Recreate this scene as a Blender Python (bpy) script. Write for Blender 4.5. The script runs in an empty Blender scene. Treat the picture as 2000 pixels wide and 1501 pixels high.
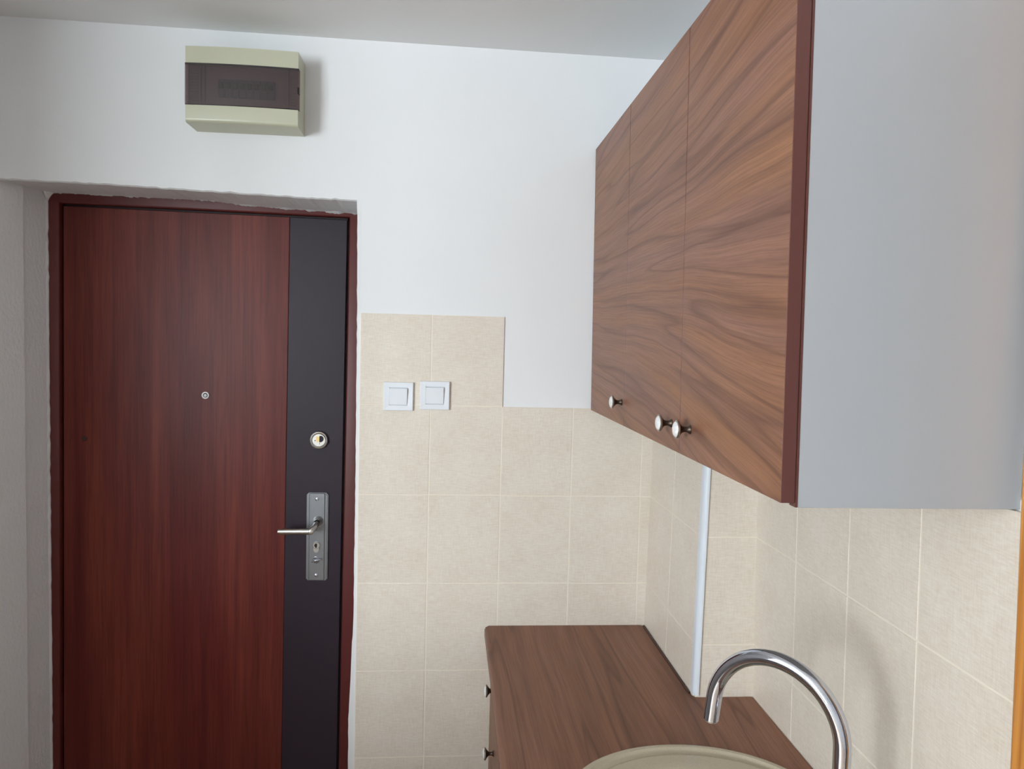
import bpy, bmesh, math, random
from mathutils import Vector, Matrix, noise
random.seed(4)
S = bpy.context.scene
C = S.collection
PI = math.pi

# ---------------------------------------------------------------- camera
cam = bpy.data.cameras.new('camera'); co = bpy.data.objects.new('camera', cam); C.objects.link(co)
Rv = Vector((0.99618675, -0.08324661, 0.02611452)); Uv = Vector((-0.0212946, 0.05827045, 0.99807369))
Fv = Vector((0.08460795, 0.99482388, -0.05627554))
M = Matrix(((Rv.x, Uv.x, -Fv.x, 0), (Rv.y, Uv.y, -Fv.y, 0), (Rv.z, Uv.z, -Fv.z, 1.67), (0, 0, 0, 1)))
co.matrix_world = M
cam.sensor_fit = 'HORIZONTAL'; cam.sensor_width = 36.0; cam.lens = 36.0 * 1473.8 / 2000.0
cam.clip_start = 0.02
S.camera = co

# ---------------------------------------------------------------- world, light, exposure
w = bpy.data.worlds.new('sky'); S.world = w; w.use_nodes = True
w.node_tree.nodes['Background'].inputs[0].default_value = (0.75, 0.86, 1.0, 1)
w.node_tree.nodes['Background'].inputs[1].default_value = 1.0
def area(name, loc, rot, sx, sy, power, col):
    l = bpy.data.lights.new(name, 'AREA'); l.shape = 'RECTANGLE'; l.size = sx; l.size_y = sy
    l.energy = power; l.color = col
    o = bpy.data.objects.new(name, l); C.objects.link(o); o.location = loc; o.rotation_euler = rot
    return o
WX0, WX1, WZ0, WZ1, WY = -3.4, -1.9, 1.0, 2.3, -1.9      # window in the rear wall
area('window_daylight', ((WX0+WX1)/2, WY-0.02, (WZ0+WZ1)/2), (PI/2, 0, 0), WX1-WX0-0.02, WZ1-WZ0-0.02, 192, (0.89, 0.98, 1.04))
S.view_settings.view_transform = 'Standard'; S.view_settings.look = 'None'
S.view_settings.gamma = 1.0; S.view_settings.use_curve_mapping = False
S.view_settings.exposure = 0.0

# ---------------------------------------------------------------- materials
def srgb(r, g, b):
    f = lambda c: ((c/255+0.055)/1.055)**2.4 if c > 10 else c/255/12.92
    return (f(r), f(g), f(b), 1)
def mat(name, col, rough=0.5, metal=0.0, bump=None, coat=0.0, spec=0.5):
    m = bpy.data.materials.new(name); m.use_nodes = True; nt = m.node_tree
    b = nt.nodes['Principled BSDF']
    b.inputs['Base Color'].default_value = col; b.inputs['Roughness'].default_value = rough
    b.inputs['Metallic'].default_value = metal; b.inputs['Coat Weight'].default_value = coat
    b.inputs['Specular IOR Level'].default_value = spec
    if bump: add_bump(m, *bump)
    return m
def N(nt, t, **k):
    n = nt.nodes.new(t)
    for a, v in k.items(): setattr(n, a, v)
    return n
def pos(nt, scale=(1, 1, 1)):
    g = N(nt, 'ShaderNodeNewGeometry'); mp = N(nt, 'ShaderNodeMapping')
    nt.links.new(g.outputs['Position'], mp.inputs['Vector']); mp.inputs['Scale'].default_value = scale
    return mp.outputs[0]
def nz(nt, vec, scale, detail=3, rough=0.5, dist=0.0):
    n = N(nt, 'ShaderNodeTexNoise'); nt.links.new(vec, n.inputs['Vector'])
    n.inputs['Scale'].default_value = scale; n.inputs['Detail'].default_value = detail
    n.inputs['Roughness'].default_value = rough; n.inputs['Distortion'].default_value = dist
    return n.outputs['Fac']
def ramp(nt, fac, stops):
    r = N(nt, 'ShaderNodeValToRGB'); nt.links.new(fac, r.inputs[0]); e = r.color_ramp.elements
    while len(e) < len(stops): e.new(0.5)
    for i, (p, c) in enumerate(stops): e[i].position = p; e[i].color = c
    return r.outputs[0]
def mix(nt, fac, a, b, mode='MIX'):
    m = N(nt, 'ShaderNodeMix', data_type='RGBA', blend_type=mode)
    for s, v in ((0, fac), (6, a), (7, b)):
        if hasattr(v, 'links'): nt.links.new(v, m.inputs[s])
        else: m.inputs[s].default_value = v
    return m.outputs[2]
def math_(nt, op, a, b):
    m = N(nt, 'ShaderNodeMath', operation=op)
    for s, v in ((0, a), (1, b)):
        if hasattr(v, 'links'): nt.links.new(v, m.inputs[s])
        else: m.inputs[s].default_value = v
    return m.outputs[0]
def set_bump(m, h, strength, dist):
    nt = m.node_tree; b = N(nt, 'ShaderNodeBump'); nt.links.new(h, b.inputs['Height'])
    b.inputs['Strength'].default_value = strength; b.inputs['Distance'].default_value = dist
    nt.links.new(b.outputs[0], nt.nodes['Principled BSDF'].inputs['Normal'])
def add_bump(m, scale, strength, dist, stretch=(1, 1, 1)):
    nt = m.node_tree; set_bump(m, nz(nt, pos(nt, stretch), scale, 5, 0.6), strength, dist)
def base(m, sock): m.node_tree.links.new(sock, m.node_tree.nodes['Principled BSDF'].inputs['Base Color'])

def walnut(name, grain, across, light, dark, warm, rough=0.42, spec=0.4, amp=0.16, tilt=0.0, freq=1.0, fan=0.0, con=1.0):
    """grain / across: world axis indices; figure = long streaks bent by a slow warp"""
    m = mat(name, light, rough, spec=spec); nt = m.node_tree
    g = N(nt, 'ShaderNodeNewGeometry'); sp = N(nt, 'ShaderNodeSeparateXYZ'); nt.links.new(g.outputs['Position'], sp.inputs[0])
    G, A = sp.outputs[grain], sp.outputs[across]
    cw = N(nt, 'ShaderNodeCombineXYZ')
    nt.links.new(math_(nt, 'MULTIPLY', G, 1.7), cw.inputs[0]); nt.links.new(math_(nt, 'MULTIPLY', A, 2.4), cw.inputs[1])
    wv = math_(nt, 'MULTIPLY', math_(nt, 'SUBTRACT', nz(nt, cw.outputs[0], 1.0, 2, 0.45), 0.5), amp*2)
    A2 = math_(nt, 'ADD', math_(nt, 'ADD', A, wv), math_(nt, 'MULTIPLY', G, tilt))
    if fan: A2 = math_(nt, 'SUBTRACT', A2, math_(nt, 'MULTIPLY', math_(nt, 'SUBTRACT', 1.9, A), math_(nt, 'MULTIPLY', math_(nt, 'SUBTRACT', G, 1.5), fan)))
    def streak(gs, as_, detail, rough_=0.55):
        c = N(nt, 'ShaderNodeCombineXYZ')
        nt.links.new(math_(nt, 'MULTIPLY', G, gs), c.inputs[0]); nt.links.new(math_(nt, 'MULTIPLY', A2, as_*freq), c.inputs[1])
        return nz(nt, c.outputs[0], 1.0, detail, rough_)
    broad = streak(0.9, 7, 2); med = streak(1.6, 26, 3); fine = streak(5, 210, 3, 0.7); pore = streak(22, 520, 2, 0.7)
    lines = ramp(nt, streak(0.8, 9, 1), [(0.44, (0, 0, 0, 1)), (0.485, (1, 1, 1, 1)), (0.50, (0.2, 0.2, 0.2, 1)), (0.55, (0, 0, 0, 1))])
    c = mix(nt, ramp(nt, broad, [(0.35, (0, 0, 0, 1)), (0.68, (1, 1, 1, 1))]), light, warm)
    c = mix(nt, math_(nt, 'MULTIPLY', ramp(nt, med, [(0.45, (0, 0, 0, 1)), (0.72, (1, 1, 1, 1))]), 0.65*con), c, dark)
    c = mix(nt, math_(nt, 'MULTIPLY', lines, 0.7*con**0.5), c, dark)
    c = mix(nt, math_(nt, 'MULTIPLY', ramp(nt, fine, [(0.4, (0, 0, 0, 1)), (0.7, (1, 1, 1, 1))]), 0.5), c, dark)
    c = mix(nt, math_(nt, 'MULTIPLY', ramp(nt, pore, [(0.55, (0, 0, 0, 1)), (0.75, (1, 1, 1, 1))]), 0.25), c, dark)
    base(m, c); set_bump(m, pore, 0.12, 0.0004)
    return m

M_front = walnut('walnut_front', 1, 2, srgb(156, 112, 93), srgb(92, 58, 46), srgb(162, 112, 78), 0.42, 0.28, 0.034, 0.0, 1.9, 0.42, 0.6)
M_top = walnut('walnut_worktop', 1, 0, srgb(154, 108, 86), srgb(98, 62, 46), srgb(140, 94, 70), 0.42, 0.3, 0.022, 0.0, 1.4)
M_edge = mat('dark_edge_band', srgb(98, 58, 52), 0.4)
def mahogany():
    m = mat('mahogany_laminate', srgb(100, 46, 40), 0.40, spec=0.24); nt = m.node_tree
    a = nz(nt, pos(nt, (60, 60, 1.6)), 1.0, 4, 0.6, 0.4); b = nz(nt, pos(nt, (9, 9, 0.7)), 1.0, 3, 0.5, 0.6)
    d = nz(nt, pos(nt, (190, 190, 7)), 1.0, 2, 0.6)
    c = mix(nt, ramp(nt, b, [(0.38, (0, 0, 0, 1)), (0.66, (1, 1, 1, 1))]), srgb(98, 34, 30), srgb(122, 54, 42))
    c = mix(nt, math_(nt, 'MULTIPLY', ramp(nt, a, [(0.42, (0, 0, 0, 1)), (0.7, (1, 1, 1, 1))]), 0.5), c, srgb(70, 25, 24))
    c = mix(nt, math_(nt, 'MULTIPLY', ramp(nt, d, [(0.45, (0, 0, 0, 1)), (0.75, (1, 1, 1, 1))]), 0.35), c, srgb(48, 16, 16))
    base(m, c); set_bump(m, d, 0.15, 0.0004); return m
M_mah = mahogany()
M_darkp = mat('dark_panel_laminate', srgb(47, 36, 46), 0.42, spec=0.3, bump=(260, 0.25, 0.0005, (1, 1, 0.05)))
M_frame = mat('oxblood_steel', srgb(96, 40, 38), 0.42, spec=0.35)
M_gap = mat('shadow_gap_rubber', srgb(26, 8, 12), 0.6)

def plaster(name, col, b1=0.25, b2=0.35):
    m = mat(name, col, 0.85, spec=0.2); nt = m.node_tree
    a = nz(nt, pos(nt), 4, 4, 0.55); c = mix(nt, math_(nt, 'MULTIPLY', a, 0.10), col, (col[0]*0.8, col[1]*0.8, col[2]*0.8, 1)); base(m, c)
    h = math_(nt, 'ADD', math_(nt, 'MULTIPLY', nz(nt, pos(nt, (1, 1, 0.6)), 110, 4, 0.6), b1), math_(nt, 'MULTIPLY', nz(nt, pos(nt), 14, 3, 0.5), b2))
    set_bump(m, h, 0.45, 0.004); return m
M_wall = plaster('white_painted_plaster', srgb(241, 242, 243), 0.10, 0.35)
M_reveal = plaster('rough_reveal_plaster', srgb(238, 239, 240), 0.9, 0.5)
M_ceil = plaster('ceiling_paint', srgb(243, 244, 244), 0.06, 0.3)
M_grout = mat('cream_grout', srgb(242, 231, 215), 0.85, bump=(300, 0.3, 0.001))
def tile_mat():
    m = mat('linen_tile', srgb(222, 208, 190), 0.35, spec=0.35); nt = m.node_tree
    # woven linen print: long horizontal and vertical threads
    hx = nz(nt, pos(nt, (45, 45, 420)), 1.0, 3, 0.65); vx = nz(nt, pos(nt, (420, 420, 45)), 1.0, 3, 0.65)
    cl = nz(nt, pos(nt), 9, 3, 0.6)
    t = math_(nt, 'ADD', math_(nt, 'ADD', math_(nt, 'MULTIPLY', hx, 0.5), math_(nt, 'MULTIPLY', vx, 0.35)), math_(nt, 'MULTIPLY', cl, 0.25))
    c = ramp(nt, t, [(0.36, srgb(219, 206, 189)), (0.54, srgb(231, 220, 205)), (0.70, srgb(239, 231, 220))])
    base(m, c); set_bump(m, t, 0.25, 0.0008); return m
M_tile = tile_mat()
M_strip = mat('white_plastic_strip', srgb(226, 232, 240), 0.3)
M_white = mat('white_switch_plastic', srgb(238, 241, 246), 0.22)
M_carc = mat('light_grey_melamine', srgb(177, 180, 184), 0.45, bump=(400, 0.08, 0.0004))
M_cream = mat('cream_box_plastic', srgb(198, 198, 174), 0.32)
M_inner = mat('box_inner_grey', srgb(150, 140, 140), 0.5)
M_brk = mat('breaker_grey_blue', srgb(86, 92, 112), 0.4)
M_tog = mat('breaker_toggle_dark', srgb(24, 26, 40), 0.4)
M_smoke = mat('smoked_brown_plastic', srgb(120, 92, 92), 0.08)
_nt = M_smoke.node_tree; _t = N(_nt, 'ShaderNodeBsdfTransparent'); _t.inputs[0].default_value = (0.62, 0.53, 0.54, 1)
_g = N(_nt, 'ShaderNodeBsdfGlossy'); _g.inputs['Roughness'].default_value = 0.22; _x = N(_nt, 'ShaderNodeMixShader'); _x.inputs[0].default_value = 0.10
_nt.links.new(_t.outputs[0], _x.inputs[1]); _nt.links.new(_g.outputs[0], _x.inputs[2]); _nt.links.new(_x.outputs[0], _nt.nodes['Material Output'].inputs[0])
M_smoke_edge = mat('smoked_brown_edge', srgb(40, 30, 30), 0.2)
M_chrome = mat('polished_chrome', (0.60, 0.63, 0.71, 1), 0.04, 1.0)
M_steel = mat('brushed_steel', (0.30, 0.31, 0.33, 1), 0.32, 1.0, bump=(500, 0.15, 0.0003, (1, 1, 0.05)))
M_satin = mat('satin_nickel', (0.62, 0.60, 0.56, 1), 0.30, 1.0)
M_brass = mat('brass', (0.62, 0.45, 0.20, 1), 0.35, 1.0)
M_dark = mat('dark_slot', srgb(14, 13, 14), 0.6)
M_bronze = mat('antique_bronze', (0.10, 0.075, 0.06, 1), 0.38, 0.9)
M_pewter = mat('pewter_ring', (0.42, 0.38, 0.33, 1), 0.3, 1.0)
M_porc = mat('crackled_porcelain', srgb(232, 230, 226), 0.12)
nt = M_porc.node_tree; v = N(nt, 'ShaderNodeTexVoronoi', feature='DISTANCE_TO_EDGE'); nt.links.new(pos(nt), v.inputs['Vector']); v.inputs['Scale'].default_value = 170
base(M_porc, ramp(nt, v.outputs['Distance'], [(0.0, srgb(196, 190, 184)), (0.04, srgb(240, 240, 238))]))
M_sink = mat('beige_composite', srgb(196, 184, 160), 0.16, coat=0.3)
nt = M_sink.node_tree; base(M_sink, ramp(nt, nz(nt, pos(nt), 700, 2, 0.6), [(0.3, srgb(180, 167, 145)), (0.5, srgb(190, 177, 154)), (0.7, srgb(196, 184, 162))]))
def pine():
    m = mat('orange_pine', srgb(208, 138, 62), 0.32); nt = m.node_tree
    a = nz(nt, pos(nt, (70, 70, 2)), 1.0, 4, 0.6, 0.5)
    base(m, ramp(nt, a, [(0.35, srgb(178, 108, 42)), (0.6, srgb(214, 146, 70))])); return m
M_pine = pine()
def floor_mat():
    m = mat('oak_floor', srgb(120, 88, 62), 0.4); nt = m.node_tree
    base(m, ramp(nt, nz(nt, pos(nt, (40, 2, 1)), 1.0, 4, 0.6, 0.3), [(0.35, srgb(206, 182, 156)), (0.65, srgb(224, 204, 182))])); return m
M_floor = floor_mat()
M_frosted = mat('white_window_frame', srgb(235, 236, 238), 0.35)

# ---------------------------------------------------------------- helpers
def wloc(o):
    v = Vector((0, 0, 0))
    while o: v += o.location; o = o.parent
    return v
def obj(name, bm, m, parent=None, origin=None, smooth=False, ident=None):
    me = bpy.data.meshes.new(name)
    org = wloc(parent) if parent else Vector(origin or (0, 0, 0))
    bmesh.ops.recalc_face_normals(bm, faces=bm.faces[:])
    for v in bm.verts: v.co -= org
    bm.to_mesh(me); bm.free()
    for mm in (m if isinstance(m, (list, tuple)) else [m]): me.materials.append(mm)
    if smooth:
        for p in me.polygons: p.use_smooth = True
        try: me.set_sharp_from_angle(angle=math.radians(35))
        except Exception: pass
    o = bpy.data.objects.new(name, me); C.objects.link(o)
    if parent: o.parent = parent
    else: o.location = org
    return o
def empty(name, loc, parent=None):
    o = bpy.data.objects.new(name, None); C.objects.link(o); o.location = loc; o.empty_display_size = 0.05
    if parent: o.parent = parent; o.location = Vector(loc) - wloc(parent)
    return o
def tag(o, label, cat, group=None):
    o['label'] = label; o['category'] = cat
    if group: o['group'] = group
    return o
def struct(o): o['kind'] = 'structure'; return o
def lab(o, label): o['label'] = label; return o
def box(x0, x1, y0, y1, z0, z1, bev=0.0, seg=2, bm=None, fn=None):
    b = bmesh.new()
    vs = [b.verts.new((x, y, z)) for x in (x0, x1) for y in (y0, y1) for z in (z0, z1)]
    for f in ((0, 1, 3, 2), (4, 6, 7, 5), (0, 4, 5, 1), (2, 3, 7, 6), (0, 2, 6, 4), (1, 5, 7, 3)): b.faces.new([vs[i] for i in f])
    if bev: bmesh.ops.bevel(b, geom=b.edges[:], offset=bev, segments=seg, affect='EDGES', profile=0.5)
    if fn:
        for v in b.verts: v.co = Vector(fn(*v.co))
    if bm is not None:
        me = bpy.data.meshes.new('t'); b.to_mesh(me); b.free(); bm.from_mesh(me); bpy.data.meshes.remove(me); return bm
    return b
def prism(pts, axis, a, b_, bm=None):
    """closed polygon of 2D pts extruded along axis from a to b_"""
    b = bm or bmesh.new()
    def P(p, t):
        return {0: (t, p[0], p[1]), 1: (p[0], t, p[1]), 2: (p[0], p[1], t)}[axis]
    A = [b.verts.new(P(p, a)) for p in pts]; B = [b.verts.new(P(p, b_)) for p in pts]; n = len(pts)
    b.faces.new(A); b.faces.new(B[::-1])
    for i in range(n): b.faces.new((A[i], A[(i+1) % n], B[(i+1) % n], B[i]))
    return b
def lathe(prof, c, axis, seg=40, bm=None):
    """prof: (radius, distance along axis); axis unit vector; c start point"""
    b = bm or bmesh.new(); ax = Vector(axis).normalized(); c = Vector(c)
    u = ax.orthogonal().normalized(); w_ = ax.cross(u); rings = []
    for r, d in prof:
        if r < 1e-6: rings.append([b.verts.new(c+ax*d)])
        else: rings.append([b.verts.new(c+ax*d+(u*math.cos(2*PI*k/seg)+w_*math.sin(2*PI*k/seg))*r) for k in range(seg)])
    for A, B in zip(rings, rings[1:]):
        if len(A) == 1 and len(B) == 1: continue
        for k in range(seg):
            k2 = (k+1) % seg
            if len(A) == 1: b.faces.new((A[0], B[k], B[k2]))
            elif len(B) == 1: b.faces.new((A[k], B[0], A[k2]))
            else: b.faces.new((A[k], B[k], B[k2], A[k2]))
    return b
def tube(path, rad, seg=24, caps=True, bm=None):
    b = bm or bmesh.new(); P = [Vector(p) for p in path]; n = len(P)
    R_ = rad if isinstance(rad, (list, tuple)) else [rad]*n
    t = (P[1]-P[0]).normalized(); u = t.orthogonal().normalized(); rings = []
    for i in range(n):
        t2 = (P[min(i+1, n-1)]-P[max(i-1, 0)]).normalized(); q = t.rotation_difference(t2); u = (q @ u).normalized(); t = t2
        w_ = t.cross(u)
        rings.append([b.verts.new(P[i]+(u*math.cos(2*PI*k/seg)+w_*math.sin(2*PI*k/seg))*R_[i]) for k in range(seg)])
    for A, B in zip(rings, rings[1:]):
        for k in range(seg): b.faces.new((A[k], A[(k+1) % seg], B[(k+1) % seg], B[k]))
    if caps: b.faces.new(rings[0][::-1]); b.faces.new(rings[-1])
    return b
def jag(a, s=0.0022, f=60, o=0.0):
    return s*(noise.noise(Vector((a*f, o, 3.1)))*1.6+noise.noise(Vector((a*f*3.3, o, 7.7)))*0.8)
def lerp(tab, t):
    if t <= tab[0][0]: return tab[0][1]
    for (a, va), (b, vb) in zip(tab, tab[1:]):
        if t <= b: return va+(vb-va)*(t-a)/(b-a)
    return tab[-1][1]

# ---------------------------------------------------------------- setting
D = 2.0926           # tiled face of the back wall
DP = D+0.005         # plaster face
ZC = lambda x: 2.4644-0.0075*x
XR = lambda z, y=1.5: 0.713-0.0176*(z-1.07)+0.0051*(y-1.5)     # tiled face of the right wall (slightly out of plumb)
XRP = lambda z, y=1.5: XR(z, y)+0.005
XC = lambda z: 0.5812+0.0127*(z-1.17)                           # left face of the corner column
YC = 1.649
XL, XROOM = -1.45, -4.0
YL = 0.47                                                       # end of the unseen left partition, set by how far it shades
FR = 2.28                                                       # door frame front face

struct(obj('floor', box(XROOM-0.1, 2.4, WY-0.2, 2.5, -0.1, 0.0), M_floor))
struct(obj('ceiling', prism([(XROOM-0.1, ZC(XROOM)), (2.4, ZC(2.4)), (2.4, ZC(2.4)+0.15), (XROOM-0.1, ZC(XROOM)+0.15)], 1, WY-0.2, 2.5), M_ceil))

LINT = [(-1.25, 2.0615), (-1.17, 2.0607), (-0.9155, 2.0586), (-0.6545, 2.0511), (-0.387, 2.0448), (-0.2557, 2.0425)]
LINB = [(-1.25, 2.062), (-1.14, 2.0602), (-0.85, 2.0573), (-0.70, 2.0560), (-0.594, 2.0455), (-0.4866, 2.0406), (-0.25, 2.032)]     # lintel at the frame
RJ = [(0, -0.259), (0.46, -0.2586), (0.6, -0.259), (0.9, -0.2492), (1.19, -0.2491), (1.75, -0.2516), (2.0, -0.2545), (2.06, -0.257)]
LF, LB = -1.20, -1.144     # left reveal at the front / at the frame
def wall_back():
    b = bmesh.new()
    # above the lintel: one grid, soffit sagging towards the frame
    xs = [XL] + [-1.25+i*0.012 for i in range(84)]
    xs = [x for x in xs if x < -0.2485]+[-0.2485]
    f = [b.verts.new((x, DP, lerp(LINT, x)+jag(x, 0.0018, 40))) for x in xs]
    f2 = [b.verts.new((x, DP+0.006, lerp(LINT, x)-0.003+jag(x, 0.0015, 40))) for x in xs]
    g = [b.verts.new((x, FR+0.03, lerp(LINB, x))) for x in xs]
    t = [b.verts.new((x, DP, ZC(x)+0.02)) for x in xs]
    for i in range(len(xs)-1):
        b.faces.new((f[i], f[i+1], t[i+1], t[i])); b.faces.new((f[i], f2[i], f2[i+1], f[i+1])); b.faces.new((f2[i], g[i], g[i+1], f2[i+1]))
    # right of the door, down to the floor
    zs = [i*0.02 for i in range(102)]+[2.045]
    a = [b.verts.new((lerp(RJ, z)+jag(z, 0.0016, 50, 5), DP-0.0008, z)) for z in zs]
    a2 = [b.verts.new((lerp(RJ, z)+0.003, FR+0.03, z)) for z in zs]
    c = [b.verts.new((-0.243, DP, z)) for z in zs]
    for i in range(len(zs)-1):
        b.faces.new((a[i], c[i], c[i+1], a[i+1])); b.faces.new((a2[i], a[i], a[i+1], a2[i+1]))
    for q in ([(-0.243, 0), (0.80, 0), (0.80, 2.045), (-0.243, 2.045)], [(-0.2485, 2.045), (0.80, 2.045), (0.80, ZC(.8)+.02), (-0.2485, ZC(-.2485)+.02)]):
        b.faces.new([b.verts.new((x, DP, z)) for x, z in q])
    # left of the door
    b.faces.new([b.verts.new((x, DP, z)) for x, z in ((XL, 0), (LF, 0), (LF, 2.0607), (XL, 2.0615))])
    return b
struct(obj('wall_back', wall_back(), M_wall))
wb = bpy.data.objects['wall_back']
# rough plastered reveal on the left: outer coat, then a smoother recessed band at the frame
def reveal():
    b = bmesh.new(); zs = [i*0.02 for i in range(104)]
    cols = []
    for z in zs:
        zz = min(z, 2.0625)
        cols.append([b.verts.new(p) for p in ((LF+jag(z, 0.001, 30, 1), DP, zz), (LF+0.004, DP+0.004, zz), (-1.163+jag(z, 0.001, 20, 2), 2.183, zz),
              (-1.168+jag(z, 0.0008, 20, 2), 2.187, zz), (LB-0.004, FR-0.012, zz), (LB-0.001+jag(z, 0.0018, 60, 9), FR-0.006, zz), (LB+0.002, FR+0.03, zz))])
    for A, B in zip(cols, cols[1:]):
        for i in range(len(A)-1): b.faces.new((A[i], A[i+1], B[i+1], B[i]))
    return b
obj('reveal_plaster', reveal(), M_reveal, wb)
# ragged plaster lip where the lintel meets the frame
def lip():
    b = bmesh.new(); xs = [-1.146+i*0.004 for i in range(225)]; xs = [x for x in xs if x < -0.25]
    P = []
    for x in xs:
        e = 0.022*max(0, 1-(x+1.144)/0.02)**2
        lo = lerp(LINB, x)-0.001+jag(x, 0.0028, 28, 4)+jag(x, 0.0016, 95, 6)-e
        P.append([b.verts.new(p) for p in ((x, FR-0.03, lerp(LINB, x)+0.004), (x, FR-0.006, lo), (x, FR+0.004, lo))])
    for A, B in zip(P, P[1:]):
        for i in range(2): b.faces.new((A[i], A[i+1], B[i+1], B[i]))
    return b
obj('lintel_plaster', lip(), M_reveal, wb)

struct(obj('occluder_wall_left', prism([(XL, DP+.3), (XL, YL), (XL-0.12, YL), (XL-0.12, DP+.3)], 2, 0, 2.52), M_wall))  # unseen wall, added to block window light from the back wall's left side
struct(obj('wall_far_left', box(XROOM-0.1, XROOM, WY-0.1, 2.5, 0, 2.55), M_wall))
def shear_box(xf, x2, y0, y1, z0, z1, bev=0.0):
    """box whose left face follows xf(z)"""
    def fn(x, y, z): return (x+xf(z, y), y, z)
    return box(0, x2, y0, y1, z0, z1, bev, 1, fn=fn)
struct(obj('wall_right', prism([(XRP(0), 0), (XRP(1.49), 1.49), (XRP(1.49)+0.003, 1.495), (0.7135, 2.52), (0.84, 2.52), (0.84, 0)], 1, 0.76, 2.5), M_wall)); wr = bpy.data.objects['wall_right']
struct(obj('wall_right_front', box(0.72, 0.84, WY-0.1, -0.15, 0, 2.55), M_wall))
struct(obj('wall_right_over', box(0.72, 0.84, -0.15, 0.76, 2.08, 2.55), M_wall))
struct(obj('wall_side_room', box(2.2, 2.3, WY-0.1, 2.5, 0, 2.55), M_wall))
# corner column boxed out between back wall and right wall
colb = struct(obj('wall_column', box(0, 0.2, YC+0.005, DP+0.1, 0, 2.52, fn=lambda x, y, z: (x+XC(z)+0.005, y, z)), M_wall))
# unseen half-height block, added to darken the lower back wall and door
struct(obj('occluder_wall_low', box(XL, -0.55, YL, YL+0.1, 0, 1.0), M_wall))
# rear wall with the window
def wall_rear():
    b = bmesh.new()
    for q in ((XROOM, WX0, 0, 2.55), (WX1, 2.3, 0, 2.55), (WX0, WX1, 0, WZ0), (WX0, WX1, WZ1, 2.55)):
        box(q[0], q[1], WY-0.12, WY+0.02, q[2], q[3], bm=b)
    return b
struct(obj('wall_rear', wall_rear(), M_wall))
wn = bmesh.new(); cx = (WX0+WX1)/2
for q in ((WX0, WX0+0.06, WZ0, WZ1), (WX1-0.06, WX1, WZ0, WZ1), (WX0, WX1, WZ0, WZ0+0.06), (WX0, WX1, WZ1-0.06, WZ1), (cx-0.05, cx+0.05, WZ0, WZ1)):
    box(q[0], q[1], WY-0.01, WY+0.05, q[2], q[3], 0.004, 1, bm=wn)
struct(obj('window_1', wn, M_frosted))

# ---------------------------------------------------------------- wall tiles, each its own piece
X0 = -0.2472; ZT = 1.739; J = 0.0012
def tile_mesh(name, w_, h):
    b = box(0, w_, 0, 0.006, 0, h, 0.0011, 1); me = bpy.data.meshes.new(name)
    bmesh.ops.recalc_face_normals(b, faces=b.faces[:]); b.to_mesh(me); b.free(); me.materials.append(M_tile); return me
full = tile_mesh('tile', 0.2-2*J, 0.25-2*J)
def put_tile(parent, mesh, loc, rot=None):
    o = bpy.data.objects.new('tile', mesh); C.objects.link(o); o.parent = parent; o.location = loc
    if rot: o.rotation_euler = rot
    return o
cols = [(-0.2405, X0+0.2), (X0+0.2, X0+0.4), (X0+0.4, X0+0.6), (X0+0.6, X0+0.8), (X0+0.8, 0.590)]
rows = [ZT-0.25*j for j in range(7)]
def wob(): return random.uniform(-0.0004, 0.0004)
for ci, (a, b_) in enumerate(cols):
    for j, zt in enumerate(rows):
        if j == 0 and ci > 1: continue
        if ci > 1 and zt < 0.7: continue
        zb = zt-0.25
        m_ = full if abs(b_-a-0.2) < 1e-4 else tile_mesh('tile', b_-a-2*J, 0.25-2*J)
        put_tile(wb, m_, (a+J, D+wob(), zb+J))
def grout_sheet(x0, x1, z0, z1): return box(x0, x1, D+0.0006, DP+0.004, z0, z1)
gb = grout_sheet(-0.2408, 0.1525, 0.0, ZT-0.0008); grout_b = box(0.1525, 0.592, D+0.0006, DP+0.004, 0.489, ZT-0.2508, bm=gb)
obj('grout', gb, M_grout, wb)
# right wall: joints every 20 cm from the column
ly = math.atan(0.0176)
for k in range(4):
    y1 = 1.6509-0.2*k; 
    for zt in rows[1:5]:
        zb = zt-0.25
        if k == 3 and zt > 1.48: zt = 1.4785
        b = box(0, 0.006, y1-0.2+J, min(y1-J, YC+0.004), zb+J, zt-J, 0.0011, 1, fn=lambda x, y, z: (x+XR(z, y), y, z))
        obj('tile', b, M_tile, wr)
obj('grout', box(0, 0.01, 0.853, YC+0.004, 0.489, 1.477, fn=lambda x, y, z: (x+XR(z, y)+0.0006, y, z)), M_grout, wr)
# column: left face and front face
for zt in rows[1:5]:
    zb = zt-0.25
    for y0, y1 in ((YC+0.019, 1.875), (1.875, D)):
        obj('tile', box(0, 0.006, y0+J, y1-J, zb+J, zt-J, 0.0011, 1, fn=lambda x, y, z: (x+XC(z), y, z)), M_tile, colb)
    obj('tile', box(0.006, 0.136, YC, YC+0.006, zb+J, zt-J, 0.0011, 1, fn=lambda x, y, z: (x+XC(z) if x < 0.05 else XR(z, YC)+0.002, y, z)), M_tile, colb)
obj('grout', box(0.0006, 0.01, YC+0.01, D+0.003, 0.489, 1.488, fn=lambda x, y, z: (x+XC(z), y, z)), M_grout, colb)
obj('grout', box(0.004, 0.14, YC+0.0006, YC+0.01, 0.489, 1.488, fn=lambda x, y, z: (x+XC(z), y, z)), M_grout, colb)
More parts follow.
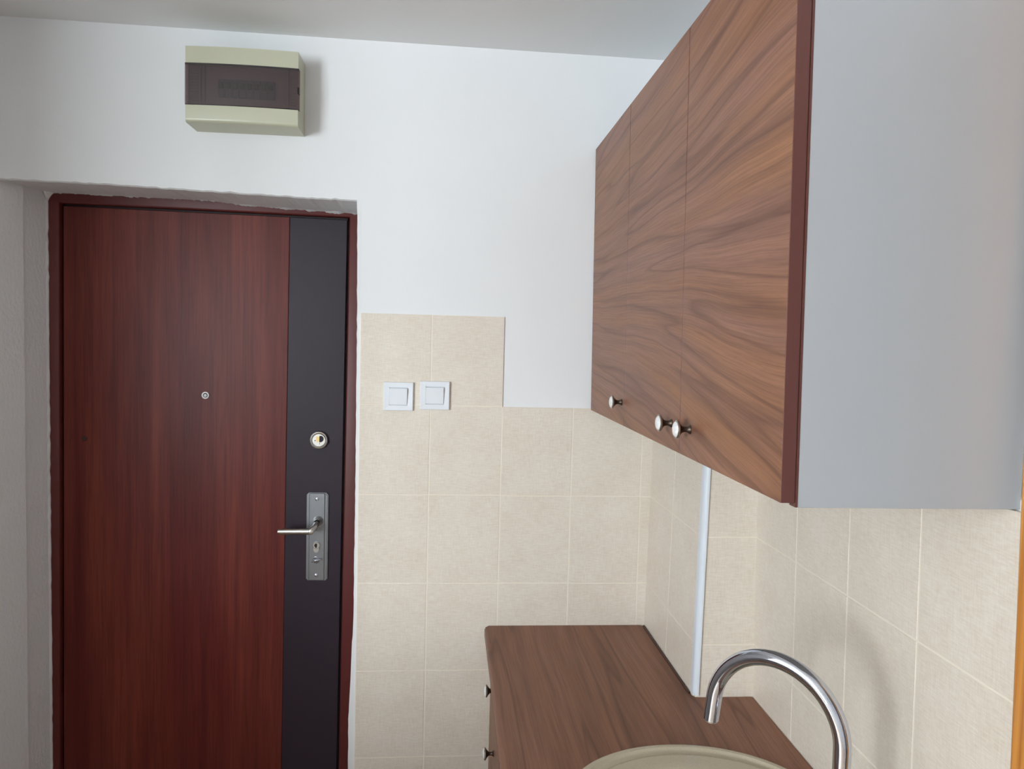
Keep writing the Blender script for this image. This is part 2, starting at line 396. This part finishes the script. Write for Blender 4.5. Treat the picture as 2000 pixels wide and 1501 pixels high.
# white quarter-round strip on the column's outer corner
pts = [(-0.0015, 0.021), (-0.0015, 0.010)]+[(0.0105-0.012*math.cos(t), 0.0085-0.012*math.sin(t)) for t in [i*PI/2/8 for i in range(9)]]+[(0.0125, 0.010), (0.010, 0.021)]
b = prism(pts, 2, 0.872, 1.75)
for v in b.verts: v.co = Vector((v.co.x+XC(v.co.z), v.co.y+YC-0.002, v.co.z))
lab(obj('corner_strip', b, M_strip, colb, smooth=True), 'white plastic corner strip')

# pine casing of the opening in the right wall
cas = box(0.690, 0.7165, 0.765, 0.8425, 0, 2.16, 0.004, 2, fn=lambda x, y, z: (x, y-0.0062+((z-1.17)*0.030 if y > 0.8 else 0), z))
struct(obj('trim_1', cas, M_pine))
struct(obj('trim_2', box(0.690, 0.7165, -0.22, -0.145, 0, 2.16, 0.004, 2), M_pine))
struct(obj('trim_3', box(0.690, 0.7165, -0.145, 0.765, 2.08, 2.16, 0.004, 2), M_pine))

# ---------------------------------------------------------------- entrance door (leaf with its parts)
DS = lambda x, y, z: (x+0.006*(z-1.67), y, z-0.011*(x+0.7))     # the door hangs slightly out of square
LY = FR+0.010
XA, XB, XM = -1.112, -0.3085, -0.4755
leaf = bmesh.new(); box(XA, XM, LY, LY+0.04, 0.01, 2.0215, 0.0015, 1, bm=leaf, fn=DS)
door = struct(obj('door_1', leaf, M_mah))
lab(obj('side_panel', box(XM, XB, LY-0.0008, LY+0.04, 0.01, 2.0215, 0.0015, 1, fn=DS), M_darkp, door), 'dark charcoal vertical panel with the locks')
fr = bmesh.new()
# frame profile: outer flat, rounded inner lip, and a dark rebate next to the leaf
for x0, x1 in ((-1.1900, -1.1175), (-0.3015, -0.235)): box(x0, x1, FR-0.002, LY+0.05, 0, 2.12, 0.005, 3, bm=fr, fn=DS)
box(-1.19, -0.235, FR-0.0023, LY+0.0503, 2.0275, 2.125, 0.005, 3, bm=fr, fn=DS)
obj('door_frame', fr, M_frame, door, smooth=True)
gp = bmesh.new()
for q in ((-1.118, XA+0.0005, 0, 2.029), (XB-0.0005, -0.301, 0, 2.029)): box(q[0], q[1], LY+0.012, LY+0.04, q[2], q[3], bm=gp, fn=DS)
box(-1.118, -0.301, LY+0.012, LY+0.04, 2.021, 2.029, bm=gp, fn=DS)
lab(obj('door_seal', gp, M_gap, door), 'dark rubber seal in the gap')
# spyhole
P = lambda x, z: Vector((x, LY-0.0008, z))
ph = obj('peephole', lathe([(0.0, 0), (0.0108, 0), (0.0108, 0.0022), (0.0098, 0.0034), (0.0078, 0.0038), (0.0068, 0.0026), (0.0064, 0.0006)], P(-0.712, 1.4893), (0, -1, 0), 36), mat('bright_ring', (0.95, 0.93, 0.92, 1), 0.55, 0.4), door, smooth=True)
lab(ph, 'small bright metal spyhole ring')
obj('slot_ring', lathe([(0.0, 0.0005), (0.0066, 0.0006)], P(-0.712, 1.4893), (0, -1, 0), 24), M_dark, ph)
lab(obj('lens', lathe([(0.0, 0.0026), (0.003, 0.0022), (0.0044, 0.001), (0.0044, 0.0004)], P(-0.7125, 1.4888), (0, -1, 0), 24), mat('spyhole_lens', srgb(225, 228, 232), 0.05), ph, smooth=True), 'pale spyhole lens')
lab(obj('plug', lathe([(0.0, 0.0012), (0.0065, 0.001), (0.0078, 0)], P(-1.055, 1.3555), (0, -1, 0), 20), mat('plug_brown', srgb(60, 26, 24), 0.5), door, smooth=True), 'small dark plug near the hinge side')
# upper round lock
cxl, czl = -0.3805, 1.3622
db = obj('round_lock', lathe([(0.0, 0.001), (0.0255, 0), (0.0268, 0.002), (0.0268, 0.009), (0.0252, 0.0125), (0.0225, 0.0135), (0.0195, 0.0118), (0.0185, 0.0105), (0.0, 0.0105)], P(cxl, czl), (0, -1, 0), 48), M_satin, door, smooth=True)
lab(db, 'round satin deadlock rosette')
hs = prism([(cxl+0.002, czl+0.013)]+[(cxl+0.0045+0.010*math.cos(t), czl+0.004+0.010*math.sin(t)) for t in [1.2-i*0.35 for i in range(9)]]+[(cxl+0.002, czl-0.006), (cxl+0.0036, czl-0.0115), (cxl+0.0018, czl-0.0115)], 1, LY-0.0118, LY-0.0113)
obj('keyhole', hs, M_dark, db)
lab(obj('lock_core', prism([(cxl-0.0075, czl+0.011), (cxl+0.002, czl+0.011), (cxl+0.0012, czl-0.002), (cxl-0.004, czl-0.006), (cxl-0.0075, czl-0.002)], 1, LY-0.0128, LY-0.0112), M_brass, db), 'brass tongue in the lock opening')
obj('rivet', lathe([(0.0022, 0), (0.0022, 0.0012), (0.0, 0.0016)], (cxl-0.0115, LY-0.0112, czl-0.001), (0, -1, 0), 14), M_steel, db, smooth=True)
# long lock plate
px0, px1, pz0, pz1 = -0.4145, -0.3510, 0.9355, 1.2030
c_ = 0.006
pl = prism([(px0, pz0+c_), (px0+c_, pz0), (px1-c_, pz0), (px1, pz0+c_), (px1, pz1-c_), (px1-c_, pz1), (px0+c_, pz1), (px0, pz1-c_)], 1, LY, LY-0.009)
bmesh.ops.recalc_face_normals(pl, faces=pl.faces[:])
bmesh.ops.bevel(pl, geom=[e for e in pl.edges if all(v.co.y < LY-0.008 for v in e.verts)], offset=0.003, segments=2, affect='EDGES')
plate = lab(obj('lock_plate', pl, M_steel, door), 'long brushed steel backplate')
obj('raised_face', box(px0+0.008, px1-0.009, LY-0.0125, LY-0.006, pz0+0.0015, pz1-0.0015, 0.002, 2), M_steel, plate)
pf = LY-0.0125; mx = (px0+px1)/2-0.0005
for z in (1.1850, 0.9535):
    s_ = obj('screw', lathe([(0.0058, 0), (0.0054, 0.0016), (0.0034, 0.0026), (0.0, 0.0028)], (mx, pf, z), (0, -1, 0), 20), M_chrome, plate, smooth=True)
cy = bmesh.new()
lathe([(0.0108, 0), (0.0108, 0.004), (0.0095, 0.0052), (0.0, 0.0052)], (mx, pf, 1.0455), (0, -1, 0), 32, cy)
prism([(mx+0.0085*math.cos(t), 1.0340+0.0105*math.sin(t)) for t in [PI+i*PI/12 for i in range(13)]]+[(mx+0.0085, 1.041), (mx-0.0085, 1.041)], 1, pf, pf-0.004, cy)
lab(obj('key_cylinder', cy, M_satin, plate), 'nickel key cylinder')
obj('key_slot', prism([(mx-0.006, 1.047), (mx-0.002, 1.052), (mx+0.003, 1.050), (mx+0.002, 1.041), (mx, 1.037), (mx-0.005, 1.043)], 1, pf-0.005, pf-0.0056), M_dark, plate)
tt = bmesh.new()
lathe([(0.0095, 0), (0.0095, 0.004), (0.008, 0.006), (0.0, 0.006)], (mx, pf, 1.0005), (0, -1, 0), 28, tt)
tube([(mx-0.012, pf-0.007, 0.9965), (mx-0.004, pf-0.010, 1.0005), (mx+0.006, pf-0.010, 1.0025), (mx+0.015, pf-0.007, 1.0035)], [0.0022, 0.0032, 0.003, 0.0018], 12, bm=tt)
lab(obj('snib', tt, M_chrome, plate, smooth=True), 'small chrome turn snib')
# lever handle
lv = bmesh.new(); hx, hz = mx+0.004, 1.123
lathe([(0.0150, 0), (0.0135, 0.007), (0.0100, 0.015), (0.0088, 0.022)], (hx, pf, hz-0.004), (0, -1, 0), 32, lv)
tube([(hx, pf-0.010, hz-0.004), (hx-0.001, pf-0.026, hz-0.009), (hx-0.004, pf-0.040, hz-0.015), (hx-0.012, pf-0.047, hz-0.021), (hx-0.022, pf-0.049, hz-0.024)], [0.0088, 0.0085, 0.0085, 0.009, 0.0095], 20, bm=lv)
arm = [(hx-0.016-i*0.0101, pf-0.049+0.0004*i, hz-0.0235-0.0002*i) for i in range(10)]
tube(arm, [0.0098, 0.0096, 0.0094, 0.0093, 0.0092, 0.0091, 0.009, 0.0089, 0.0088, 0.0078], 20, bm=lv)
hd = lab(obj('door_handle', lv, M_satin, door, smooth=True), 'satin nickel lever handle')
obj('end_cap', lathe([(0.0082, 0), (0.0082, 0.003), (0.006, 0.0045), (0.0, 0.0045)], (hx-0.010, pf-0.0575, hz-0.0225), (0.15, -1, 0), 20), M_satin, hd, smooth=True)

# ---------------------------------------------------------------- fuse box above the door
FB0, FB1, FZ0, FZ1, FY = -0.6760, -0.3970, 2.2040, 2.3920, 2.0000
fb = tag(empty('fuse_box', ((FB0+FB1)/2, DP, FZ0)), 'cream surface-mounted fuse box with smoked window above the entrance door', 'fuse box')
def bowed(x, y, z):
    t = (x-(FB0+FB1)/2)/((FB1-FB0)/2); return (x, y-0.006*(1-t*t) if y < 2.05 else y, z)
def shell(z0, z1, y0=FY+0.006, bev=0.004, x0=FB0, x1=FB1):
    b = bmesh.new(); n = 10; P = []
    for i in range(n+1): P.append((x0+(x1-x0)*i/n, y0))
    pts = [(x, y-0.006*(1-((x-(FB0+FB1)/2)/((FB1-FB0)/2))**2)) for x, y in P]
    pts = pts+[(x1, DP), (x0, DP)]
    prism(pts, 2, z0, z1, b)
    return b
W0, W1 = 2.2470, 2.3505
b = bmesh.new(); lv_ = []
RD = 0.009
for q in range(7):
    t = PI/2*q/6; lv_.append((FZ0+RD*(1-math.sin(t)), RD*(1-math.cos(t))))
lv_ = [(z, RD-RD*math.sqrt(max(0, 1-((FZ0+RD-z)/RD)**2))) for z in [FZ0+RD*(1-math.cos(PI/2*q/6)) for q in range(7)]]+[(W0, 0.0)]
rg = []
for z, oy in lv_:
    pts = [(FB0+(FB1-FB0)*i/10, FY+0.006+oy-0.006*(1-((FB0+(FB1-FB0)*i/10-(FB0+FB1)/2)/((FB1-FB0)/2))**2)) for i in range(11)]+[(FB1, DP), (FB0, DP)]
    rg.append([b.verts.new((x, y, z)) for x, y in pts])
for A, B in zip(rg, rg[1:]):
    for i in range(13): b.faces.new((A[i], A[(i+1) % 13], B[(i+1) % 13], B[i]))
b.faces.new(rg[0]); b.faces.new(rg[-1])
fc = obj('housing', b, M_cream, fb, smooth=True)
obj('cover_top', shell(W1, FZ1), M_cream, fb, smooth=True)
hb = bmesh.new()
box(FB0, FB0+0.003, FY+0.02, DP, W0-0.001, W1+0.001, bm=hb); box(FB1-0.003, FB1, FY+0.02, DP, W0-0.001, W1+0.001, bm=hb)
box(FB0+0.002, FB1-0.002, 2.075, DP, W0-0.001, W1+0.001, bm=hb)
obj('side_walls', hb, M_cream, fb)
box_in = box(FB0+0.003, FB1-0.003, FY+0.024, FY+0.028, W0, W1)
for xx in (FB0+0.030, FB0+0.040, FB1-0.030): box(xx, xx+0.004, FY+0.018, FY+0.026, W0, W1, 0.001, 1, bm=box_in)
for i in range(12): box(FB0+0.006, FB0+0.026, FY+0.021, FY+0.026, W0+0.008+i*0.0075, W0+0.0105+i*0.0075, bm=box_in)
for i in range(12): box(FB1-0.022, FB1-0.008, FY+0.021, FY+0.026, W0+0.008+i*0.0075, W0+0.0105+i*0.0075, bm=box_in)
lab(obj('inner_panel', box_in, M_inner, fb), 'grey ribbed cover behind the window')
bx0 = -0.598
for i in range(8):
    x = bx0+i*0.0176
    br = obj('breaker', box(x+0.0004, x+0.0172, FY+0.012, FY+0.026, W0+0.026, W0+0.070, 0.0012, 1), M_brk, fb)
    obj('toggle', box(x+0.0035, x+0.0142, FY+0.006, FY+0.014, W0+0.046, W0+0.060, 0.0012, 1), M_tog, br)
ws = shell(W0+0.0008, W1-0.0008, FY+0.004, x0=FB0-0.0005, x1=FB1+0.0015)
wsb = bmesh.new(); n = 14
cxm = (FB0+FB1)/2; hw = (FB1-FB0)/2
outer = []
for i in range(n+1):
    x = FB0-0.0005+(FB1-FB0+0.002)*i/n; outer.append((x, FY+0.0035-0.006*(1-((x-cxm)/hw)**2)))
inner = [(x+(0.0018 if i == 0 else -0.0018 if i == n else 0), y+0.0018) for i, (x, y) in enumerate(outer)]
ring = outer+[(FB1+0.0015, FY+0.022), (FB1-0.0004, FY+0.022)]+inner[::-1]+[(FB0+0.0013, FY+0.022), (FB0-0.0005, FY+0.022)]
ws.free()
A = [wsb.verts.new((x, y, W0+0.0008)) for x, y in ring]; B = [wsb.verts.new((x, y, W1-0.0008)) for x, y in ring]; k = len(ring)
m_ = n+1
def band(L):
    # L: list of verts in ring order -> quads between outer[i] and inner[i]
    for i in range(n):
        wsb.faces.new((L[i], L[i+1], L[m_+2+n-(i+1)], L[m_+2+n-i]))
    wsb.faces.new((L[n], L[n+1], L[n+2], L[n+3])); wsb.faces.new((L[0], L[m_+2+n], L[m_+3+n], L[m_+4+n]))
band(A); band(B)
for i in range(k): wsb.faces.new((A[i], A[(i+1) % k], B[(i+1) % k], B[i]))
lid = lab(obj('window_lid', wsb, M_smoke, fb, smooth=True), 'smoked brown transparent lid')
eb = bmesh.new()
for z0_, z1_ in ((W0-0.0008, W0+0.0014), (W1-0.0026, W1+0.0008)):
    box(FB0, FB1, 0, 0.003, z0_, z1_, bm=eb)
for v in eb.verts: pass
eb.free(); eb = bmesh.new()
for z0_, z1_ in ((W0-0.0002, W0+0.0022), (W1-0.0042, W1+0.0002)):
    prism([(x, y+0.0022) for x, y in outer]+[(x, y+0.0045) for x, y in outer[::-1]], 2, z0_, z1_, eb)
obj('lid_edge', eb, M_smoke_edge, lid)
obj('latch', box(FB1-0.001, FB1+0.0032, FY+0.002, FY+0.016, W0+0.040, W0+0.056, 0.001, 1), M_smoke_edge, lid)

# ---------------------------------------------------------------- light switches
def switch(x0, x1, z0, z1, label):
    t = tag(empty('light_switch', ((x0+x1)/2, D, z0)), label, 'light switch', 'white rocker switches on the tiles')
    w_ = x1-x0; h = z1-z0
    p = bmesh.new(); ya, yb = D-0.0095, D+0.001
    # plate: bevelled ring with a square recess
    ox = [x0, x1, x1, x0]; oz = [z0, z0, z1, z1]
    def rr(s, y):
        cxx, czz = (x0+x1)/2, (z0+z1)/2
        return [p.verts.new((cxx+(X-cxx)*s, y, czz+(Z_-czz)*s)) for X, Z_ in zip(ox, oz)]
    L = [rr(1.0, yb), rr(1.0, D-0.0070), rr(0.985, ya+0.0006), rr(0.955, ya), rr(0.70, ya+0.0010), rr(0.625, ya+0.0014), rr(0.62, ya+0.006)]
    for a, b_ in zip(L, L[1:]):
        for i in range(4): p.faces.new((a[i], a[(i+1) % 4], b_[(i+1) % 4], b_[i]))
    p.faces.new(L[-1])
    obj('cover_plate', p, M_white, t)
    cxx, czz = (x0+x1)/2, (z0+z1)/2; hw_, hh = w_*0.305, h*0.292
    rk = bmesh.new()
    v = [(cxx-hw_, ya+0.004, czz-hh), (cxx+hw_, ya+0.004, czz-hh), (cxx+hw_, ya+0.004, czz+hh), (cxx-hw_, ya+0.004, czz+hh),
         (cxx-hw_, ya-0.0008, czz-hh), (cxx+hw_, ya-0.0008, czz-hh), (cxx+hw_, ya-0.0062, czz+hh), (cxx-hw_, ya-0.0062, czz+hh)]
    vv = [rk.verts.new(q) for q in v]
    for f in ((0, 1, 2, 3), (4, 7, 6, 5), (0, 4, 5, 1), (1, 5, 6, 2), (2, 6, 7, 3), (3, 7, 4, 0)): rk.faces.new([vv[i] for i in f])
    bmesh.ops.recalc_face_normals(rk, faces=rk.faces[:]); bmesh.ops.bevel(rk, geom=rk.edges[:], offset=0.0009, segments=2, affect='EDGES')
    obj('rocker', rk, M_white, t, smooth=True)
    return t
switch(-0.1751, -0.0946, 1.4735, 1.5515, 'left white rocker switch, the one nearer the entrance door')
switch(-0.0758, 0.0050, 1.4778, 1.5560, 'right white rocker switch, covering the tile joint')

# ---------------------------------------------------------------- knobs
KP = {}
def knob(parent, x, y, z):
    """knob on a face looking to -X at (x,y,z); porcelain disc in a bronze cup"""
    L = Vector((x, y, z))-wloc(parent)
    if not KP:
        o = obj('knob', lathe([(0.0078, 0), (0.0078, 0.0012), (0.0062, 0.003), (0.0046, 0.006), (0.0044, 0.010), (0.0060, 0.0145), (0.0105, 0.0185), (0.0138, 0.0205), (0.0142, 0.0222)], (0, 0, 0), (-1, 0, 0), 32), M_bronze, None, smooth=True)
        r = obj('ring', lathe([(0.0142, 0.0205), (0.0155, 0.0214), (0.0156, 0.0236), (0.0146, 0.0246), (0.0128, 0.0246)], (0, 0, 0), (-1, 0, 0), 32), M_pewter, o, smooth=True)
        c = obj('porcelain_disc', lathe([(0.0131, 0.0242), (0.0122, 0.0262), (0.0100, 0.0278), (0.0060, 0.0290), (0.0, 0.0296)], (0, 0, 0), (-1, 0, 0), 32), M_porc, o, smooth=True)
        KP['k'] = o; o.parent = parent; o.location = L; lab(o, 'bronze knob with a crackled white disc'); return o
    k0 = KP['k']; o = k0.copy(); C.objects.link(o); o.parent = parent; o.location = L
    for ch in k0.children:
        c = ch.copy(); C.objects.link(c); c.parent = o
    return o

# ---------------------------------------------------------------- wall cabinets
XF = lambda z: 0.3997-0.013*(z-1.67)
CS = lambda x, y, z: (x+XF(z), y, z)
ZB, ZTP = 1.4846, 2.2066
Y3, Y2, Y1, Y0 = 0.8684, 1.2718, 1.6861, D-0.001
def carcass(y0, y1, depth, name='carcass', parent=None):
    b = bmesh.new(); x0 = 0.0215
    for q in ((x0, depth, y0, y0+0.016, 1.479, 2.203), (x0, depth, y1-0.016, y1, 1.479, 2.203), (x0, depth, y0+0.016, y1-0.016, 1.479, 1.495),
              (x0, depth, y0+0.016, y1-0.016, 2.187, 2.203), (depth-0.006, depth, y0+0.016, y1-0.016, 1.495, 2.187)):
        box(*q, 0.0006, 1, bm=b, fn=CS)
    return obj('carcass', b, M_carc, parent)
def door_leaf(parent, y0, y1):
    g = 0.0013
    d = obj('door', box(0, 0.0185, y0+g, y1-g, ZB, ZTP, 0.0012, 2, fn=CS), [M_front, M_edge], parent)
    for p in d.data.polygons:
        if p.normal.x > -0.6: p.material_index = 1
    return d
c1 = tag(empty('wall_cabinet', (0.55, (Y0+Y1)/2, 1.479)), 'single-door walnut wall cabinet, the far one against the back wall', 'cabinet', 'walnut wall cabinets')
carcass(Y1+0.0005, Y0, XC(1.8)-0.3997-0.004, parent=c1); d1 = door_leaf(c1, Y1, Y0)
c2 = tag(empty('wall_cabinet', (0.55, (Y1+Y3)/2, 1.479)), 'double-door walnut wall cabinet, the near one with a plain grey end panel', 'cabinet', 'walnut wall cabinets')
carcass(Y3+0.0015, Y1-0.0005, 0.3095, parent=c2)
d2 = door_leaf(c2, Y2, Y1); d3 = door_leaf(c2, Y3, Y2)
# thin dark edge strip along the end panel's front edge
lab(obj('front_edging', box(0.0188, 0.0214, Y3+0.0008, Y3+0.0172, 1.4795, 2.203, fn=CS), M_edge, c2), 'dark brown edging strip')
kx = 0.4015
knob(d1, kx, 1.7135, 1.5375); knob(d2, kx, 1.3195, 1.5320); knob(d3, kx, 1.2150, 1.5330)

# ---------------------------------------------------------------- worktop with a hole for the sink
WT = 0.8666
SX, SY, SA, SBF, SBN = 0.457, 1.2500, 0.235, 0.1900, 0.345
def outline(off, n=128, cxx=SX):
    P = []
    for k in range(n):
        t = 2*PI*k/n; s = math.sin(t); b_ = SBF if s > 0 else SBN
        P.append((cxx+(SA-off)*math.cos(t), SY+(b_-off)*s))
    return P
def rounded(pts, rads, seg=6):
    out = []; n = len(pts)
    for i, (p, r) in enumerate(zip(pts, rads)):
        p = Vector(p); a = Vector(pts[i-1]); c = Vector(pts[(i+1) % n])
        if r == 0: out.append(tuple(p)); continue
        da = (a-p).normalized(); dc = (c-p).normalized(); p1 = p+da*r; p2 = p+dc*r
        for k in range(seg+1):
            t = k/seg; q = p1*(1-t)**2+p*2*t*(1-t)+p2*t*t; out.append(tuple(q))
    return out
cxw = XC(WT)-0.004
loop = rounded([(0.118, 0.862), (XR(WT, .86)-0.001, 0.862), (XR(WT, 1.6)-0.001, YC-0.002), (cxw, YC-0.002), (cxw, D-0.001), (0.118, D-0.001)], [0, 0, 0.004, 0.022, 0.014, 0])
b = bmesh.new()
def ring_(pts, z):
    V = [b.verts.new((x, y, z)) for x, y in pts]
    return V, [b.edges.new((V[i], V[(i+1) % len(V)])) for i in range(len(V))]
o1, e1 = ring_(loop, WT); o2, e2 = ring_(outline(0.012), WT)
bmesh.ops.triangle_fill(b, edges=e1+e2, use_beauty=True)
top_faces = b.faces[:]
r_ = bmesh.ops.extrude_face_region(b, geom=top_faces)
for v in r_['geom']:
    if isinstance(v, bmesh.types.BMVert): v.co.z -= 0.028
bmesh.ops.recalc_face_normals(b, faces=b.faces[:])
fe = [e for e in b.edges if all(abs(v.co.x-0.118) < 1e-5 and abs(v.co.z-WT) < 1e-5 for v in e.verts)]
bmesh.ops.bevel(b, geom=fe, offset=0.011, segments=6, affect='EDGES', profile=0.5)
wt = tag(obj('worktop', b, M_top, None, (0.4, 1.5, WT-0.028)), 'brown wood-effect kitchen worktop notched around the tiled column', 'worktop')
sb = tube([(cxw+0.0005, D-0.012, WT+0.0005), (cxw+0.0005, 1.9, WT+0.0005), (cxw+0.0005, YC+0.02, WT+0.0005)], 0.0032, 10)
lab(obj('edge_seal', sb, mat('dark_brown_seal', srgb(62, 34, 26), 0.5), wt), 'dark brown sealing strip along the column')

# ---------------------------------------------------------------- base units
BF = 0.138
BS = 0.0185
M_base = M_front
du = tag(empty('drawer_unit', (0.42, 1.89, 0)), 'walnut drawer unit at the far end, below the worktop', 'cabinet')
cb = bmesh.new()
YD0, YD1 = 1.692, D-0.002
for q in ((BF+BS+0.002, 0.57, YD0, YD0+0.016, 0.10, 0.838), (BF+BS+0.002, 0.57, YD1-0.016, YD1, 0.10, 0.838), (BF+BS+0.002, 0.57, YD0+0.016, YD1-0.016, 0.10, 0.116), (0.56, 0.566, YD0+.016, YD1-.016, 0.116, 0.838)):
    box(*q, bm=cb)
obj('carcass', cb, M_carc, du); obj('plinth', box(0.19, 0.206, YD0, YD1, 0.0, 0.10), M_edge, du)
zz = [0.834, 0.691, 0.525, 0.359, 0.104]
for i in range(4):
    d = obj('drawer', box(BF, BF+BS, YD0+0.0015, YD1-0.0015, zz[i+1]+0.0015, zz[i]-0.0015, 0.0012, 2), [M_front, M_edge], du)
    for p in d.data.polygons:
        if p.normal.x > -0.6: p.material_index = 1
    if i < 3: knob(d, BF, 1.8875, [0.774, 0.608, 0.442][i])
su = tag(empty('sink_unit', (0.42, 1.28, 0)), 'walnut base cabinet carrying the sink, below the worktop', 'cabinet')
cb = bmesh.new(); YS0, YS1 = 0.868, 1.690
for q in ((BF+BS+0.002, 0.68, YS0, YS0+0.016, 0.10, 0.838), (BF+BS+0.002, 0.68, YS1-0.016, YS1, 0.10, 0.838), (BF+BS+0.002, 0.68, YS0+0.016, YS1-0.016, 0.10, 0.116)):
    box(*q, bm=cb)
obj('carcass', cb, M_carc, su); obj('plinth', box(0.19, 0.206, YS0, YS1, 0.0, 0.10), M_edge, su)
for y0, y1, ky in ((YS0, 1.279, 1.235), (1.279, YS1, 1.323)):
    d = obj('door', box(BF, BF+BS, y0+0.0015, y1-0.0015, 0.104, 0.834, 0.0012, 2), [M_front, M_edge], su)
    for p in d.data.polygons:
        if p.normal.x > -0.6: p.material_index = 1
    knob(d, BF, ky, 0.770)

# ---------------------------------------------------------------- sink
n = 128; b = bmesh.new(); rings = []
BX, BY, BR = 0.440, 1.195, 0.160
prof = [(0.013, -0.004), (0.0, 0.0005), (0.0012, 0.0050), (0.005, 0.0078), (0.011, 0.0085), (0.015, 0.0080), (0.018, 0.0050), (0.022, 0.0018), (0.030, 0.0012), (0.036, 0.0034), (0.039, 0.0058), (0.042, 0.0060)]
for off, dz in prof: rings.append([b.verts.new((x, y, WT+dz)) for x, y in outline(off, n)])
lastp = outline(0.042, n)
def circ(r, z, blend=1.0):
    R_ = []
    for k in range(n):
        x, y = lastp[k]; t = math.atan2((y-BY), (x-BX)); cx_, cy_ = BX+r*math.cos(t), BY+r*math.sin(t)
        R_.append(b.verts.new((x+(cx_-x)*blend, y+(cy_-y)*blend, z)))
    rings.append(R_)
circ(BR+0.004, WT+0.0058, 0.55); circ(BR+0.004, WT+0.0056)
for r, dz in ((BR, 0.0040), (BR-0.004, 0.0005), (BR-0.0075, -0.008), (BR-0.010, -0.04), (BR-0.014, -0.12), (BR-0.024, -0.145), (BR-0.045, -0.158), (0.05, -0.163), (0.045, -0.166)): circ(r, WT+dz)
for A, B in zip(rings, rings[1:]):
    for k in range(n): b.faces.new((A[k], A[(k+1) % n], B[(k+1) % n], B[k]))
b.faces.new(rings[-1])
sk = obj('bowl', b, M_sink, None, (SX, SY, WT), smooth=True); sk.name = 'kitchen_sink'
tag(sk, 'oval beige composite sink set into the brown worktop', 'sink')
lab(obj('drain', lathe([(0.044, 0), (0.044, 0.003), (0.036, 0.004), (0.030, 0.0015), (0.0, 0.001)], (BX, BY, WT-0.166), (0, 0, 1), 32), M_chrome, sk, smooth=True), 'chrome drain')

# ---------------------------------------------------------------- tap
TX, TY, TA, TR, TZ, TL, Tr = 0.5617, 0.9836, 2.2921, 0.0996, 1.1094, 0.0391, 0.0122
tp = tag(empty('kitchen_tap', (TX, TY, WT+0.006)), 'chrome swan-neck kitchen tap arching over the sink', 'tap')
ca, sa = math.cos(TA), math.sin(TA)
path = [(0, WT+0.13+i*(TZ-WT-0.13)/8) for i in range(9)]
for i in range(1, 41):
    t = PI*0.965*i/40; path.append((TR-TR*math.cos(t), TZ+TR*math.sin(t)))
th = PI*0.965; dx, dz = math.sin(th), math.cos(th)
h0, z0 = path[-1]
for i in range(1, 7): path.append((h0+dx*TL*i/6, z0+dz*TL*i/6))
spout = obj('spout', tube([(TX+ca*h, TY+sa*h, z) for h, z in path], Tr, 36), M_chrome, tp, smooth=True)
e0 = path[-1]; e1_ = (e0[0]+dx*0.003, e0[1]+dz*0.003)
obj('aerator', tube([(TX+ca*(e0[0]-dx*0.004), TY+sa*(e0[0]-dx*0.004), e0[1]-dz*0.004), (TX+ca*e1_[0], TY+sa*e1_[0], e1_[1])], 0.0106, 28), M_satin, tp, smooth=True)
obj('body', lathe([(0.026, 0.0), (0.026, 0.006), (0.0225, 0.010), (0.0225, 0.105), (0.020, 0.116), (0.0130, 0.124), (0.0130, 0.136)], (TX, TY, WT+0.006), (0, 0, 1), 40), M_chrome, tp, smooth=True)
lvv = bmesh.new(); tube([(TX+0.018*sa, TY-0.018*ca, WT+0.075), (TX+0.05*sa, TY-0.05*ca, WT+0.080)], [0.013, 0.013], 24, bm=lvv)
tube([(TX+0.045*sa, TY-0.045*ca, WT+0.085), (TX+0.052*sa, TY-0.052*ca, WT+0.125), (TX+0.062*sa, TY-0.062*ca, WT+0.15)], [0.005, 0.0045, 0.004], 16, bm=lvv)
obj('lever', lvv, M_chrome, tp, smooth=True)
